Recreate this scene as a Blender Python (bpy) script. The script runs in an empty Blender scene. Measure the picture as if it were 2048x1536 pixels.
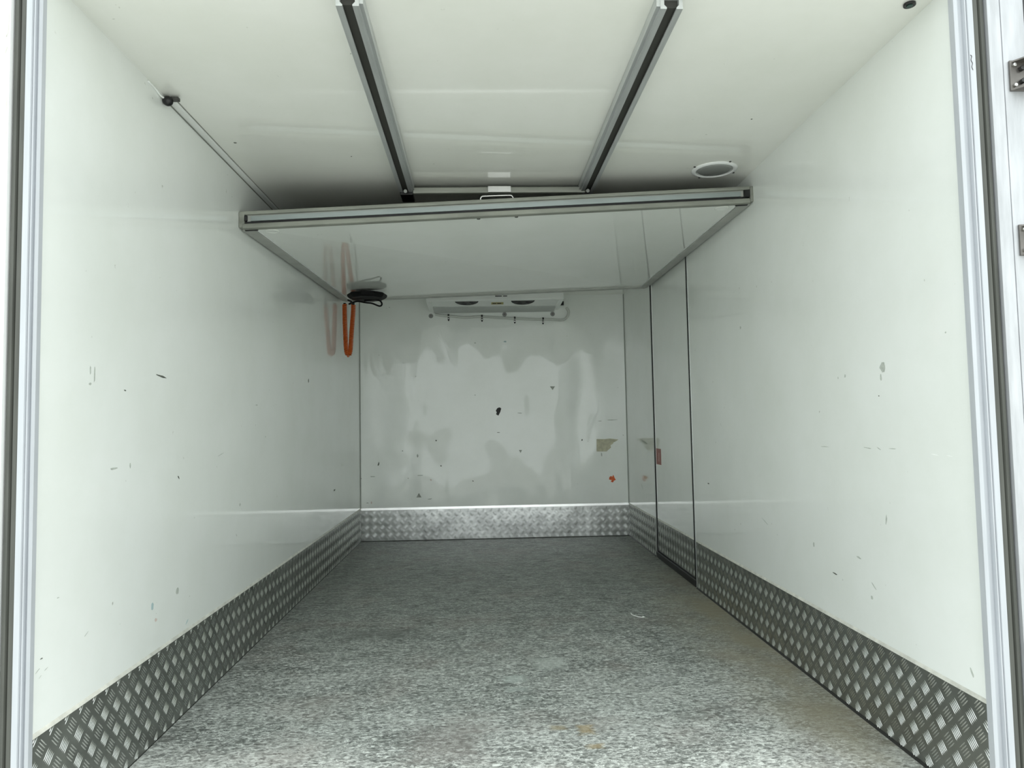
import bpy, bmesh, math, random
from mathutils import Vector, Matrix
random.seed(7)
SC = bpy.context.scene
COL = SC.collection
PI = math.pi

# ------------------------------------------------------------------ camera, sky, light, exposure
CAM = (-0.0907, -1.5866, 0.9008)
R_ = Vector((0.99877113, -0.04607381, -0.01826022))
U_ = Vector((0.0155614, -0.05826961, 0.99817959))
F_ = Vector((0.04705396, 0.99723711, 0.05748103))
cd = bpy.data.cameras.new('camera'); cam = bpy.data.objects.new('camera', cd); COL.objects.link(cam)
cd.sensor_fit = 'HORIZONTAL'; cd.sensor_width = 36.0
cd.lens = 1425.431 / 2048 * 36.0
cd.clip_start = 0.02; cd.clip_end = 200
cam.matrix_world = Matrix(((R_.x, U_.x, -F_.x, CAM[0]), (R_.y, U_.y, -F_.y, CAM[1]), (R_.z, U_.z, -F_.z, CAM[2]), (0, 0, 0, 1)))
SC.camera = cam

wd = bpy.data.worlds.new('overcast_sky'); SC.world = wd; wd.use_nodes = True
wn = wd.node_tree; bg = wn.nodes['Background']
tcw = wn.nodes.new('ShaderNodeTexCoord'); sep = wn.nodes.new('ShaderNodeSeparateXYZ')
rw_ = wn.nodes.new('ShaderNodeValToRGB')
wn.links.new(tcw.outputs['Generated'], sep.inputs[0]); wn.links.new(sep.outputs['Z'], rw_.inputs[0])
rw_.color_ramp.elements[0].position = 0.0; rw_.color_ramp.elements[0].color = (1.22, 1.30, 1.27, 1)
rw_.color_ramp.elements[1].position = 0.7; rw_.color_ramp.elements[1].color = (0.80, 0.87, 0.88, 1)
wn.links.new(rw_.outputs[0], bg.inputs['Color'])
SKY = 2.2
bg.inputs['Strength'].default_value = SKY

sd = bpy.data.lights.new('hazy_sun', 'SUN'); sun = bpy.data.objects.new('hazy_sun', sd); COL.objects.link(sun)
sd.energy = 2.3; sd.angle = math.radians(16); sd.color = (1.0, 0.985, 0.95)
sun.rotation_euler = Vector((-0.16, 0.28, -1.45)).to_track_quat('-Z', 'Y').to_euler()

SC.view_settings.view_transform = 'Standard'; SC.view_settings.look = 'None'
SC.view_settings.gamma = 1.0; SC.view_settings.use_curve_mapping = False
SC.view_settings.exposure = -0.07
try:
    SC.cycles.max_bounces = 14; SC.cycles.diffuse_bounces = 10; SC.cycles.glossy_bounces = 6
    SC.cycles.sample_clamp_indirect = 8
except Exception: pass

# ------------------------------------------------------------------ dimensions of the cargo box (metres)
H0, H1 = 1.9347, 1.9517            # ceiling height at the opening / at the bulkhead
FL, BL = Vector((-1.05, 0.0, 0)), Vector((-1.0404, 4.1636, 0))
FR, BR = Vector((1.05, 0.0, 0)), Vector((1.1030, 4.1317, 0))
ZUP = Vector((0, 0, 1))
class Frame:
    """wall frame: s along the wall, n into the room, z up"""
    def __init__(s, a, b, flip):
        s.o = a.copy(); s.e = (b - a).normalized(); s.n = Vector((s.e.y, -s.e.x, 0)) * flip; s.L = (b - a).length
    def p(s, a, n, z): return s.o + s.e * a + s.n * n + ZUP * z
WL = Frame(FL, BL, 1); WR = Frame(FR, BR, -1); WB = Frame(BL, BR, 1)
class World:
    def p(s, a, n, z): return Vector((a, n, z))
WW = World()
def ceil_z(y): return H0 + (H1 - H0) * y / 4.16

# ------------------------------------------------------------------ helpers
def obj(name, bm, mat, parent=None, bevel=0.0, smooth=False, seg=2):
    me = bpy.data.meshes.new(name)
    bmesh.ops.recalc_face_normals(bm, faces=bm.faces[:])
    if parent is not None:
        off = parent.location.copy()
        pp = parent.parent
        while pp is not None: off += pp.location; pp = pp.parent
        bmesh.ops.translate(bm, verts=bm.verts[:], vec=-off)
    bm.to_mesh(me); bm.free()
    if smooth:
        for p in me.polygons: p.use_smooth = True
    o = bpy.data.objects.new(name, me); COL.objects.link(o)
    if mat is not None: me.materials.append(mat)
    if parent is not None: o.parent = parent
    if bevel > 0:
        md = o.modifiers.new('bevel', 'BEVEL'); md.width = bevel; md.segments = seg; md.limit_method = 'ANGLE'; md.angle_limit = 0.6
        md.harden_normals = False
    return o
def thing(name, label, cat, loc, group=None):
    o = bpy.data.objects.new(name, None); COL.objects.link(o); o.location = loc
    o.empty_display_size = 0.05
    o['label'] = label; o['category'] = cat
    if group: o['group'] = group
    return o
def tag(o, label, cat, group=None):
    o['label'] = label; o['category'] = cat
    if group: o['group'] = group
    return o
def struct_empty(name, loc):
    o = bpy.data.objects.new(name, None); COL.objects.link(o); o.location = loc; o['kind'] = 'structure'; return o
def struct(name, bm, mat, **k):
    o = obj(name, bm, mat, None, **k); o['kind'] = 'structure'; return o
def settle(o, loc):
    """give a one-mesh thing its origin at loc"""
    o.data.transform(Matrix.Translation(-Vector(loc))); o.location = loc; return o
def copy_tree(root, delta, label=None):
    r = root.copy(); COL.objects.link(r); r.location = root.location + Vector(delta)
    if label: r['label'] = label
    for ch in list(root.children):
        c = ch.copy(); COL.objects.link(c); c.parent = r
        for g in list(ch.children):
            d = g.copy(); COL.objects.link(d); d.parent = c
    return r
def hexa(bm, c):
    """c: 8 corners, bottom loop 0-3, top loop 4-7"""
    v = [bm.verts.new(x) for x in c]
    for f in ((0, 3, 2, 1), (4, 5, 6, 7), (0, 1, 5, 4), (1, 2, 6, 5), (2, 3, 7, 6), (3, 0, 4, 7)):
        bm.faces.new([v[i] for i in f])
def box(bm, fr, a, b):
    x0, y0, z0 = a; x1, y1, z1 = b
    hexa(bm, [fr.p(x0, y0, z0), fr.p(x1, y0, z0), fr.p(x1, y1, z0), fr.p(x0, y1, z0),
              fr.p(x0, y0, z1), fr.p(x1, y0, z1), fr.p(x1, y1, z1), fr.p(x0, y1, z1)])
def bbox(fr, a, b):
    bm = bmesh.new(); box(bm, fr, a, b); return bm
def prism(bm, prof, to3, t0, t1):
    """extrude a 2D profile (list of (u,v)) along t; to3(u,v,t)"""
    n = len(prof)
    A = [bm.verts.new(to3(u, v, t0)) for u, v in prof]; B = [bm.verts.new(to3(u, v, t1)) for u, v in prof]
    for i in range(n): bm.faces.new((A[i], A[(i + 1) % n], B[(i + 1) % n], B[i]))
    bm.faces.new(A[::-1]); bm.faces.new(B)
def cyl(bm, c, ax, r, h, seg=24, r2=None, cap=True):
    """cylinder from c along ax"""
    ax = Vector(ax).normalized(); c = Vector(c)
    t = ax.orthogonal().normalized(); b = ax.cross(t); r2 = r if r2 is None else r2
    A = [bm.verts.new(c + (t * math.cos(2 * PI * i / seg) + b * math.sin(2 * PI * i / seg)) * r) for i in range(seg)]
    B = [bm.verts.new(c + ax * h + (t * math.cos(2 * PI * i / seg) + b * math.sin(2 * PI * i / seg)) * r2) for i in range(seg)]
    for i in range(seg): bm.faces.new((A[i], A[(i + 1) % seg], B[(i + 1) % seg], B[i]))
    if cap: bm.faces.new(A[::-1]); bm.faces.new(B)
def lathe(bm, c, ax, prof, seg=32, closed=False):
    """prof: list of (radius, height along ax)"""
    ax = Vector(ax).normalized(); c = Vector(c); t = ax.orthogonal().normalized(); b = ax.cross(t)
    rings = []
    for r, h in prof:
        rings.append([bm.verts.new(c + ax * h + (t * math.cos(2 * PI * i / seg) + b * math.sin(2 * PI * i / seg)) * r) for i in range(seg)])
    for k in range(len(rings) - 1):
        for i in range(seg): bm.faces.new((rings[k][i], rings[k][(i + 1) % seg], rings[k + 1][(i + 1) % seg], rings[k + 1][i]))
    if closed:
        for i in range(seg): bm.faces.new((rings[-1][i], rings[-1][(i + 1) % seg], rings[0][(i + 1) % seg], rings[0][i]))
    else: bm.faces.new(rings[0][::-1]); bm.faces.new(rings[-1])
def tube(bm, pts, r, seg=8, closed=False):
    pts = [Vector(p) for p in pts]; n = len(pts); rings = []
    t0 = (pts[1] - pts[0]).normalized(); up = t0.orthogonal().normalized()
    for i, p in enumerate(pts):
        a = pts[(i - 1) % n] if (closed or i > 0) else pts[0]; b = pts[(i + 1) % n] if (closed or i < n - 1) else pts[-1]
        t = (b - a).normalized(); up = (up - t * up.dot(t)).normalized(); sd_ = t.cross(up)
        rings.append([bm.verts.new(p + (up * math.cos(2 * PI * k / seg) + sd_ * math.sin(2 * PI * k / seg)) * r) for k in range(seg)])
    m = n if closed else n - 1
    for i in range(m):
        A, B = rings[i], rings[(i + 1) % n]
        for k in range(seg): bm.faces.new((A[k], A[(k + 1) % seg], B[(k + 1) % seg], B[k]))
    if not closed: bm.faces.new(rings[0][::-1]); bm.faces.new(rings[-1])
def spline(ctrl, k=8):
    P = [Vector(c) for c in ctrl]; out = []
    for i in range(len(P) - 1):
        p0 = P[max(i - 1, 0)]; p1 = P[i]; p2 = P[i + 1]; p3 = P[min(i + 2, len(P) - 1)]
        for j in range(k):
            t = j / k
            out.append(0.5 * ((2 * p1) + (p2 - p0) * t + (2 * p0 - 5 * p1 + 4 * p2 - p3) * t * t + (3 * p1 - p0 - 3 * p2 + p3) * t ** 3))
    out.append(P[-1]); return out
def poly(bm, fr, pts, n0, n1):
    """flat polygon of (s,z) on a wall frame, with thickness n0..n1"""
    A = [bm.verts.new(fr.p(s, n0, z)) for s, z in pts]; B = [bm.verts.new(fr.p(s, n1, z)) for s, z in pts]
    k = len(pts); bm.faces.new(A[::-1]); bm.faces.new(B)
    for i in range(k): bm.faces.new((A[i], A[(i + 1) % k], B[(i + 1) % k], B[i]))

# ------------------------------------------------------------------ materials
def mat(name, col, rough=0.5, metal=0.0, spec=0.5, coat=0.0, coat_rough=0.05, var=0.0, scale=8.0, bump=0.0, bscale=60.0, stretch=None, rvar=0.0):
    m = bpy.data.materials.new(name); m.use_nodes = True; nt = m.node_tree; b = nt.nodes['Principled BSDF']
    b.inputs['Base Color'].default_value = (*col, 1); b.inputs['Roughness'].default_value = rough; b.inputs['Metallic'].default_value = metal
    b.inputs['Specular IOR Level'].default_value = spec; b.inputs['Coat Weight'].default_value = coat; b.inputs['Coat Roughness'].default_value = coat_rough
    tc = nt.nodes.new('ShaderNodeTexCoord'); src = tc.outputs['Object']
    if stretch:
        mp = nt.nodes.new('ShaderNodeMapping'); mp.inputs['Scale'].default_value = stretch; nt.links.new(src, mp.inputs[0]); src = mp.outputs[0]
    if var > 0:
        n = nt.nodes.new('ShaderNodeTexNoise'); n.inputs['Scale'].default_value = scale; n.inputs['Detail'].default_value = 5; nt.links.new(src, n.inputs[0])
        r = nt.nodes.new('ShaderNodeValToRGB'); r.color_ramp.elements[0].position = 0.3; r.color_ramp.elements[1].position = 0.7
        r.color_ramp.elements[0].color = (*[c * (1 - var) for c in col], 1); r.color_ramp.elements[1].color = (*[min(1, c * (1 + var * .6)) for c in col], 1)
        nt.links.new(n.outputs[0], r.inputs[0]); nt.links.new(r.outputs[0], b.inputs['Base Color'])
        if rvar > 0:
            mr = nt.nodes.new('ShaderNodeMapRange'); mr.inputs['To Min'].default_value = max(0, rough - rvar); mr.inputs['To Max'].default_value = rough + rvar
            nt.links.new(n.outputs[0], mr.inputs[0]); nt.links.new(mr.outputs[0], b.inputs['Roughness'])
    if bump > 0:
        n2 = nt.nodes.new('ShaderNodeTexNoise'); n2.inputs['Scale'].default_value = bscale; n2.inputs['Detail'].default_value = 3; nt.links.new(src, n2.inputs[0])
        bp = nt.nodes.new('ShaderNodeBump'); bp.inputs['Strength'].default_value = bump; bp.inputs['Distance'].default_value = 0.002
        nt.links.new(n2.outputs[0], bp.inputs['Height']); nt.links.new(bp.outputs[0], b.inputs['Normal'])
    return m
def gelcoat(name, col, dirt=0.06, warp=0.004, wscale=2.2, coat=0.75, crough=0.07, wstretch=(1, 1, 1), wdetail=0.5):
    """glossy white fibreglass lining: fine orange peel, slow waviness, faint grime"""
    m = bpy.data.materials.new(name); m.use_nodes = True; nt = m.node_tree; b = nt.nodes['Principled BSDF']; L = nt.links.new
    tc = nt.nodes.new('ShaderNodeTexCoord'); src = tc.outputs['Object']
    n = nt.nodes.new('ShaderNodeTexNoise'); n.inputs['Scale'].default_value = 2.3; n.inputs['Detail'].default_value = 8; n.inputs['Roughness'].default_value = 0.65; L(src, n.inputs[0])
    r = nt.nodes.new('ShaderNodeValToRGB'); e = r.color_ramp.elements; e[0].position = 0.3; e[1].position = 0.62
    e[0].color = (col[0] * (1 - dirt), col[1] * (1 - dirt * .9), col[2] * (1 - dirt * 1.2), 1); e[1].color = (*col, 1); L(n.outputs[0], r.inputs[0])
    # sparse specks
    v = nt.nodes.new('ShaderNodeTexNoise'); v.inputs['Scale'].default_value = 34; v.inputs['Detail'].default_value = 2; L(src, v.inputs[0])
    vr = nt.nodes.new('ShaderNodeValToRGB'); vr.color_ramp.elements[0].position = 0.76; vr.color_ramp.elements[1].position = 0.83; L(v.outputs[0], vr.inputs[0])
    mx = nt.nodes.new('ShaderNodeMix'); mx.data_type = 'RGBA'; L(vr.outputs[0], mx.inputs[0]); L(r.outputs[0], mx.inputs[6]); mx.inputs[7].default_value = (0.42, 0.43, 0.38, 1)
    L(mx.outputs[2], b.inputs['Base Color'])
    b.inputs['Roughness'].default_value = 0.45; b.inputs['Specular IOR Level'].default_value = 0.3
    b.inputs['Coat Weight'].default_value = coat; b.inputs['Coat Roughness'].default_value = crough
    mp = nt.nodes.new('ShaderNodeMapping'); mp.inputs['Scale'].default_value = wstretch; L(src, mp.inputs[0])
    w = nt.nodes.new('ShaderNodeTexNoise'); w.inputs['Scale'].default_value = wscale; w.inputs['Detail'].default_value = 1.0; L(mp.outputs[0], w.inputs[0]); w.inputs['Detail'].default_value = wdetail
    b1 = nt.nodes.new('ShaderNodeBump'); b1.inputs['Strength'].default_value = 1.0; b1.inputs['Distance'].default_value = warp; L(w.outputs[0], b1.inputs['Height'])
    f = nt.nodes.new('ShaderNodeTexNoise'); f.inputs['Scale'].default_value = 160; f.inputs['Detail'].default_value = 2; L(src, f.inputs[0])
    b2 = nt.nodes.new('ShaderNodeBump'); b2.inputs['Strength'].default_value = 0.12; b2.inputs['Distance'].default_value = 0.001; L(f.outputs[0], b2.inputs['Height']); L(b1.outputs[0], b2.inputs['Normal'])
    L(b2.outputs[0], b.inputs['Normal']); L(b1.outputs[0], b.inputs['Coat Normal'])
    return m

GEL = (0.868, 0.892, 0.870)
M_wall = gelcoat('white_gelcoat', GEL, warp=0.0015, wscale=1.5, coat=1.0, crough=0.05)
M_back = gelcoat('white_gelcoat_bulkhead', (0.89, 0.915, 0.89), warp=0.020, wscale=3.0, wstretch=(1.7, 1, 0.8), coat=1.0, crough=0.05)
M_ceil = gelcoat('cream_gelcoat_roof', (0.905, 0.91, 0.865), warp=0.0006, wscale=1.0, coat=1.0, crough=0.04)
M_panel = gelcoat('white_gelcoat_door', (0.87, 0.89, 0.855), warp=0.0012, wscale=1.5, coat=1.0, crough=0.04)
M_plate = mat('tread_plate_aluminium', (0.30, 0.31, 0.29), 0.34, 0.9, var=0.18, scale=9, bump=0.25, bscale=22, rvar=0.08)
M_tread = mat('tread_rib_aluminium', (0.62, 0.63, 0.61), 0.22, 1.0, var=0.1, scale=40)
M_plateb = mat('tread_plate_bulkhead_aluminium', (0.74, 0.75, 0.75), 0.2, 1.0, var=0.15, scale=7, bump=1.0, bscale=9, rvar=0.08)
M_alu = mat('extruded_aluminium', (0.60, 0.62, 0.62), 0.38, 0.6, var=0.10, scale=14, bump=0.1, bscale=90, stretch=(6, 0.4, 6))
M_alub = mat('bright_aluminium', (0.80, 0.80, 0.80), 0.25, 1.0, var=0.08, scale=14)
M_post = mat('weathered_aluminium_post', (0.46, 0.47, 0.49), 0.45, 0.3, var=0.14, scale=9, stretch=(7, 7, 0.9), bump=0.15)
M_skinshade = mat('shade_dark_outer_skin', (0.10, 0.10, 0.085), 0.6)  # door's upper face coloured dark to deepen the shade below the ceiling
M_white = mat('white_painted_metal', (0.86, 0.87, 0.87), 0.35, var=0.04, scale=6)
M_liner = mat('pale_grey_plastic_profile', (0.44, 0.46, 0.49), 0.3, var=0.06, scale=10, stretch=(6, 6, 0.6))
M_rub = mat('dark_grey_rubber', (0.075, 0.078, 0.068), 0.55, var=0.25, scale=12, stretch=(8, 8, 0.5))
M_black = mat('black_rubber', (0.008, 0.008, 0.009), 0.5)
M_blackp = mat('glossy_black_plastic', (0.006, 0.006, 0.007), 0.3)
M_grub = mat('weathered_grey_rubber', (0.26, 0.27, 0.235), 0.6, var=0.3, scale=5, stretch=(1, 4, 4))
M_sgrub = mat('grey_side_rubber', (0.44, 0.45, 0.42), 0.5, var=0.14, scale=9)
M_seal = mat('white_sealant', (0.66, 0.66, 0.60), 0.45, var=0.2, scale=30, bump=0.8, bscale=70)
M_orange = mat('orange_coiled_plastic', (0.55, 0.10, 0.008), 0.35)
M_steel = mat('stainless_steel', (0.16, 0.15, 0.14), 0.35, 0.8, var=0.2, scale=30)
M_zinc = mat('zinc_plated_steel', (0.70, 0.70, 0.68), 0.25, 1.0)
M_dkbolt = mat('dark_bolt_steel', (0.05, 0.05, 0.05), 0.35, 0.6)
M_evap = mat('white_powder_coat', (0.93, 0.95, 0.93), 0.4, var=0.03, scale=6)
M_evapg = mat('light_grey_tray', (0.60, 0.62, 0.60), 0.5, var=0.08)
M_lens = mat('smoky_lamp_lens', (0.30, 0.31, 0.30), 0.12, coat=1.0)
M_label = mat('yellowed_label', (0.42, 0.36, 0.13), 0.5)
M_ink = mat('black_ink', (0.012, 0.012, 0.012), 0.6)
M_red = mat('faded_red_sticker', (0.36, 0.13, 0.11), 0.5, var=0.1, scale=60)
M_redl = mat('pale_red_print', (0.55, 0.32, 0.28), 0.5)
M_tape = mat('aged_beige_tape', (0.56, 0.54, 0.40), 0.6, var=0.2, scale=40)
M_osk = mat('orange_sticker_scrap', (0.72, 0.13, 0.03), 0.5, var=0.5, scale=60)
M_matt = mat('matt_black_plastic', (0.004, 0.004, 0.0045), 0.55, spec=0.2)
M_green = mat('dark_green_plastic', (0.015, 0.05, 0.04), 0.35)
MK = {'k': mat('dark_scuff', (0.11, 0.12, 0.10), 0.7, var=0.4, scale=90), 'g': mat('grey_scuff', (0.48, 0.51, 0.47), 0.7, var=0.2, scale=90),
      'w': mat('pale_scratch', (0.93, 0.95, 0.93), 0.4), 'b': mat('bluish_scuff', (0.40, 0.52, 0.53), 0.6), 'r': mat('reddish_scuff', (0.62, 0.52, 0.48), 0.6),
      'o': mat('rusty_scuff', (0.58, 0.46, 0.36), 0.6), 'tri': mat('grey_chip', (0.36, 0.38, 0.34), 0.7, var=0.3, scale=60)}

# ------------------------------------------------------------------ floor material: worn phenolic deck, grey-green, fine pale worm-like wear
def floor_material():
    m = bpy.data.materials.new('worn_grey_green_deck'); m.use_nodes = True; nt = m.node_tree; b = nt.nodes['Principled BSDF']; L = nt.links.new; N = nt.nodes.new
    tc = N('ShaderNodeTexCoord'); P = tc.outputs['Object']
    def noise(scale, st, detail=4, rough=.55, dist=0.0, off=0.0):
        mp = N('ShaderNodeMapping'); mp.inputs['Scale'].default_value = st; mp.inputs['Location'].default_value = (off, off * 1.7, 0); L(P, mp.inputs[0])
        n = N('ShaderNodeTexNoise'); n.inputs['Scale'].default_value = scale; n.inputs['Detail'].default_value = detail; n.inputs['Roughness'].default_value = rough; n.inputs['Distortion'].default_value = dist
        L(mp.outputs[0], n.inputs[0]); return n.outputs[0]
    def ramp(v, p0, p1, c0=0.0, c1=1.0):
        r = N('ShaderNodeMapRange'); r.clamp = True; L(v, r.inputs[0]); r.inputs[1].default_value = p0; r.inputs[2].default_value = p1; r.inputs[3].default_value = c0; r.inputs[4].default_value = c1; return r.outputs[0]
    def mth(op, a, c):
        k = N('ShaderNodeMath'); k.operation = op
        for i, x in enumerate((a, c)):
            if isinstance(x, (int, float)): k.inputs[i].default_value = x
            elif x is not None: L(x, k.inputs[i])
        return k.outputs[0]
    def mix(f, a, c):
        k = N('ShaderNodeMix'); k.data_type = 'RGBA'
        if isinstance(f, float): k.inputs[0].default_value = f
        else: L(f, k.inputs[0])
        for i, x in ((6, a), (7, c)):
            if isinstance(x, tuple): k.inputs[i].default_value = (*x, 1)
            else: L(x, k.inputs[i])
        return k.outputs[2]
    big = noise(1.6, (1, .7, 1), 4, .6)
    base = mix(ramp(big, .35, .65), FC[0], FC[1])
    # streaks across the deck
    st = noise(11, (1.0, 5.0, 1), 7, .72, 1.2, 3.1)
    base = mix(ramp(st, .47, .60, 0, .85), base, FC[2])
    st2 = noise(16, (.8, 4.0, 1), 6, .7, 1.0, 9.1)
    base = mix(ramp(st2, .53, .62, 0, .75), base, FC[3])
    # pale worm-like threads
    def worms(scale, st_, width, off, hi):
        n = noise(scale, st_, 2.0, .5, 1.6, off)
        d = mth('ABSOLUTE', mth('SUBTRACT', n, .5), None)
        return ramp(d, 0.0, width, hi, 0.0)
    brk = ramp(noise(20, (1, 1.6, 1), 2, .5, 0, 5.0), .44, .54)
    sx = N('ShaderNodeSeparateXYZ'); L(P, sx.inputs[0])
    near = ramp(sx.outputs['Y'], 2.6, .5, .3, 1.0)          # threads and flecks are strongest by the rear sill
    w1 = mth('MULTIPLY', mth('MULTIPLY', worms(34, (1, 1.4, 1), .030, 1.0, 1.0), brk), near)
    base = mix(w1, base, FC[4])
    w2 = mth('MULTIPLY', mth('MULTIPLY', worms(66, (.8, 1.4, 1), .05, 7.0, .85), ramp(noise(9, (1, 1, 1), 3, .6, 0, 2.2), .42, .55)), near)
    base = mix(w2, base, FC[4])
    pale_front = mth('MULTIPLY', ramp(sx.outputs['Y'], 1.7, .1, 0, .72), ramp(noise(3.0, (1, 1.4, 1), 5, .7, 0, 8.8), .35, .62))  # patchy paler tone, growing towards the rear sill
    base = mix(pale_front, base, FC[5])
    fine = noise(75, (.75, 1.25, 1), 3, .6, .8, 6.6)
    base = mix(mth('MULTIPLY', ramp(fine, .50, .36, 0, .75), ramp(sx.outputs['Y'], 3.5, 1.0, .5, 1)), base, FC[2])
    base = mix(mth('MULTIPLY', ramp(fine, .54, .66, 0, .7), near), base, FC[4])
    tint = noise(2.6, (1, 1, 1), 3, .6, 0, 12.0)
    base = mix(ramp(tint, .52, .68, 0, .28), base, (.26, .21, .185))
    # brownish grime along the right-hand kick plate
    gr = mth('MULTIPLY', ramp(sx.outputs['X'], .68, .98, 0, .9), ramp(noise(4, (1, .6, 1), 4, .6, 0, 4.4), .3, .6))
    base = mix(mth('MULTIPLY', gr, ramp(sx.outputs['Y'], 3.0, 1.9, .1, 1)), base, (.31, .285, .205))
    # worn-through pale patches, rust-coloured stains
    def spot(x, y, rx, ry, edge=.35):
        ax = mth('DIVIDE', mth('SUBTRACT', sx.outputs['X'], x), rx); ay = mth('DIVIDE', mth('SUBTRACT', sx.outputs['Y'], y), ry)
        q = mth('MAXIMUM', mth('ABSOLUTE', ax, None), mth('ABSOLUTE', ay, None))
        q = mth('ADD', q, mth('MULTIPLY', mth('SUBTRACT', noise(18, (1, 2.5, 1), 4, .7, 0, x * 3), .5), 1.6))
        return ramp(q, 1.0, 1.0 - edge, 0, 1)
    for (x, y, rx, ry, c, k) in ((.165, 1.15, .075, .085, (.50, .54, .51), .6), (.02, 1.0, .05, .045, (.48, .54, .51), .6), (.03, .90, .05, .03, (.48, .54, .51), .5),
                                 (.05, .82, .04, .025, (.46, .51, .48), .4), (.50, .95, .09, .05, (.40, .42, .41), .35), (.21, .56, .03, .04, (.36, .25, .08), .55),
                                 (.13, .58, .03, .02, (.36, .27, .10), .4), (.22, .45, .03, .02, (.36, .25, .08), .5), (-.55, 1.6, .25, .10, (.10, .11, .10), .5), (-.2, .5, .14, .16, (.22, .20, .185), .5)):
        s_ = mth('MULTIPLY', spot(x, y, rx, ry, .6), k); base = mix(s_, base, c)
    L(base, b.inputs['Base Color'])
    L(ramp(st, .3, .7, .42, .60), b.inputs['Roughness']); b.inputs['Specular IOR Level'].default_value = .4
    bp = N('ShaderNodeBump'); bp.inputs['Strength'].default_value = .5; bp.inputs['Distance'].default_value = .0015; L(mth('ADD', st, w1), bp.inputs['Height']); L(bp.outputs[0], b.inputs['Normal'])
    return m
FC = [(.145, .160, .148), (.215, .230, .212), (.060, .068, .062), (.42, .45, .42), (.85, .89, .85), (.66, .68, .65)]
M_floor = floor_material()
M_ground = mat('pale_concrete_yard', (0.56, 0.56, 0.52), 0.9, var=0.2, scale=0.7)

# ------------------------------------------------------------------ structure
struct('ground', bbox(WW, (-30, -30, -1.25), (30, 30, -1.0)), M_ground)
bm = bmesh.new(); box(bm, WW, (-1.14, -0.02, -0.06), (1.19, 4.24, 0.0)); struct('floor', bm, M_floor)
bm = bmesh.new()
hexa(bm, [(-1.14, -0.02, H0), (1.19, -0.02, H0), (1.19, 4.24, H1), (-1.14, 4.24, H1), (-1.14, -0.02, H0 + .07), (1.19, -0.02, H0 + .07), (1.19, 4.24, H1 + .07), (-1.14, 4.24, H1 + .07)])
ceiling = struct('ceiling', bm, M_ceil)
def wall_slab(bm, fr, s0, s1, z0=0.0, t=.07, top=None):
    def zt(s): return top if top is not None else (ceil_z(fr.p(s, 0, 0).y))
    hexa(bm, [fr.p(s0, -t, z0), fr.p(s1, -t, z0), fr.p(s1, 0, z0), fr.p(s0, 0, z0), fr.p(s0, -t, zt(s0)), fr.p(s1, -t, zt(s1)), fr.p(s1, 0, zt(s1)), fr.p(s0, 0, zt(s0))])
bm = bmesh.new(); wall_slab(bm, WL, 0, WL.L); wall_left = struct('wall_left', bm, M_wall)
bm = bmesh.new(); wall_slab(bm, WB, -.07, WB.L + .07); wall_back = struct('wall_back', bm, M_back)
D0, D1 = 2.30, 3.20      # clear opening of the side door in the right wall
DT = 1.875
bm = bmesh.new(); wall_slab(bm, WR, 0, D0); wall_slab(bm, WR, D1, WR.L)
wall_slab(bm, WR, D0, D1, DT)
wall_right = struct('wall_right', bm, M_wall)

# sealant lines in the corners
bm = bmesh.new()
for fr, s in ((WL, WL.L), (WR, WR.L)):
    for z0, z1 in ((.26, ceil_z(4.1)),):
        prism(bm, [(0, 0), (.006, 0), (0, .006)], lambda u, v, t, fr=fr, s=s: fr.p(s - u, v, t), z0, z1)
o = struct('trim_1', bm, mat('grey_corner_sealant', (0.34, 0.36, 0.33), .6))
bm = bmesh.new()
prism(bm, [(0, 0), (.005, 0), (0, .005)], lambda u, v, t: WL.p(t, u, v), 0, WL.L)
prism(bm, [(0, 0), (.007, 0), (0, .006)], lambda u, v, t: WR.p(t, u + .0032, v), 0, D0 - .02)
prism(bm, [(0, 0), (.007, 0), (0, .006)], lambda u, v, t: WR.p(t, u + .0032, v), D1 + .02, WR.L)
prism(bm, [(0, 0), (.005, 0), (0, .005)], lambda u, v, t: WB.p(t, u + .0032, v), 0.004, WB.L - .004)
struct('trim_2', bm, mat('black_floor_sealant', (0.02, 0.02, 0.018), .6))

# ------------------------------------------------------------------ tread plate kick boards
KH = .251
def lens_bar(bm, fr, s, z, ang, ln, wd, ht, n0):
    ca, sa = math.cos(ang), math.sin(ang)
    rings = []
    for u, k in ((-.5, 0.0), (-.32, .72), (0, 1.0), (.32, .72), (.5, 0.0)):
        if k == 0.0:
            rings.append([bm.verts.new(fr.p(s + ca * u * ln, n0, z + sa * u * ln))]); continue
        r = []
        for q, hh in ((-.5, 0), (-.3, .75), (0, 1), (.3, .75), (.5, 0)):
            a = u * ln; c = q * wd * k
            r.append(bm.verts.new(fr.p(s + ca * a - sa * c, n0 + ht * hh * k, z + sa * a + ca * c)))
        rings.append(r)
    a, b_ = rings[0][0], rings[-1][0]
    for i in range(4):
        bm.faces.new((a, rings[1][i], rings[1][i + 1])); bm.faces.new((b_, rings[3][i + 1], rings[3][i]))
        for k in (1, 2): bm.faces.new((rings[k][i], rings[k + 1][i], rings[k + 1][i + 1], rings[k][i + 1]))
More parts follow.
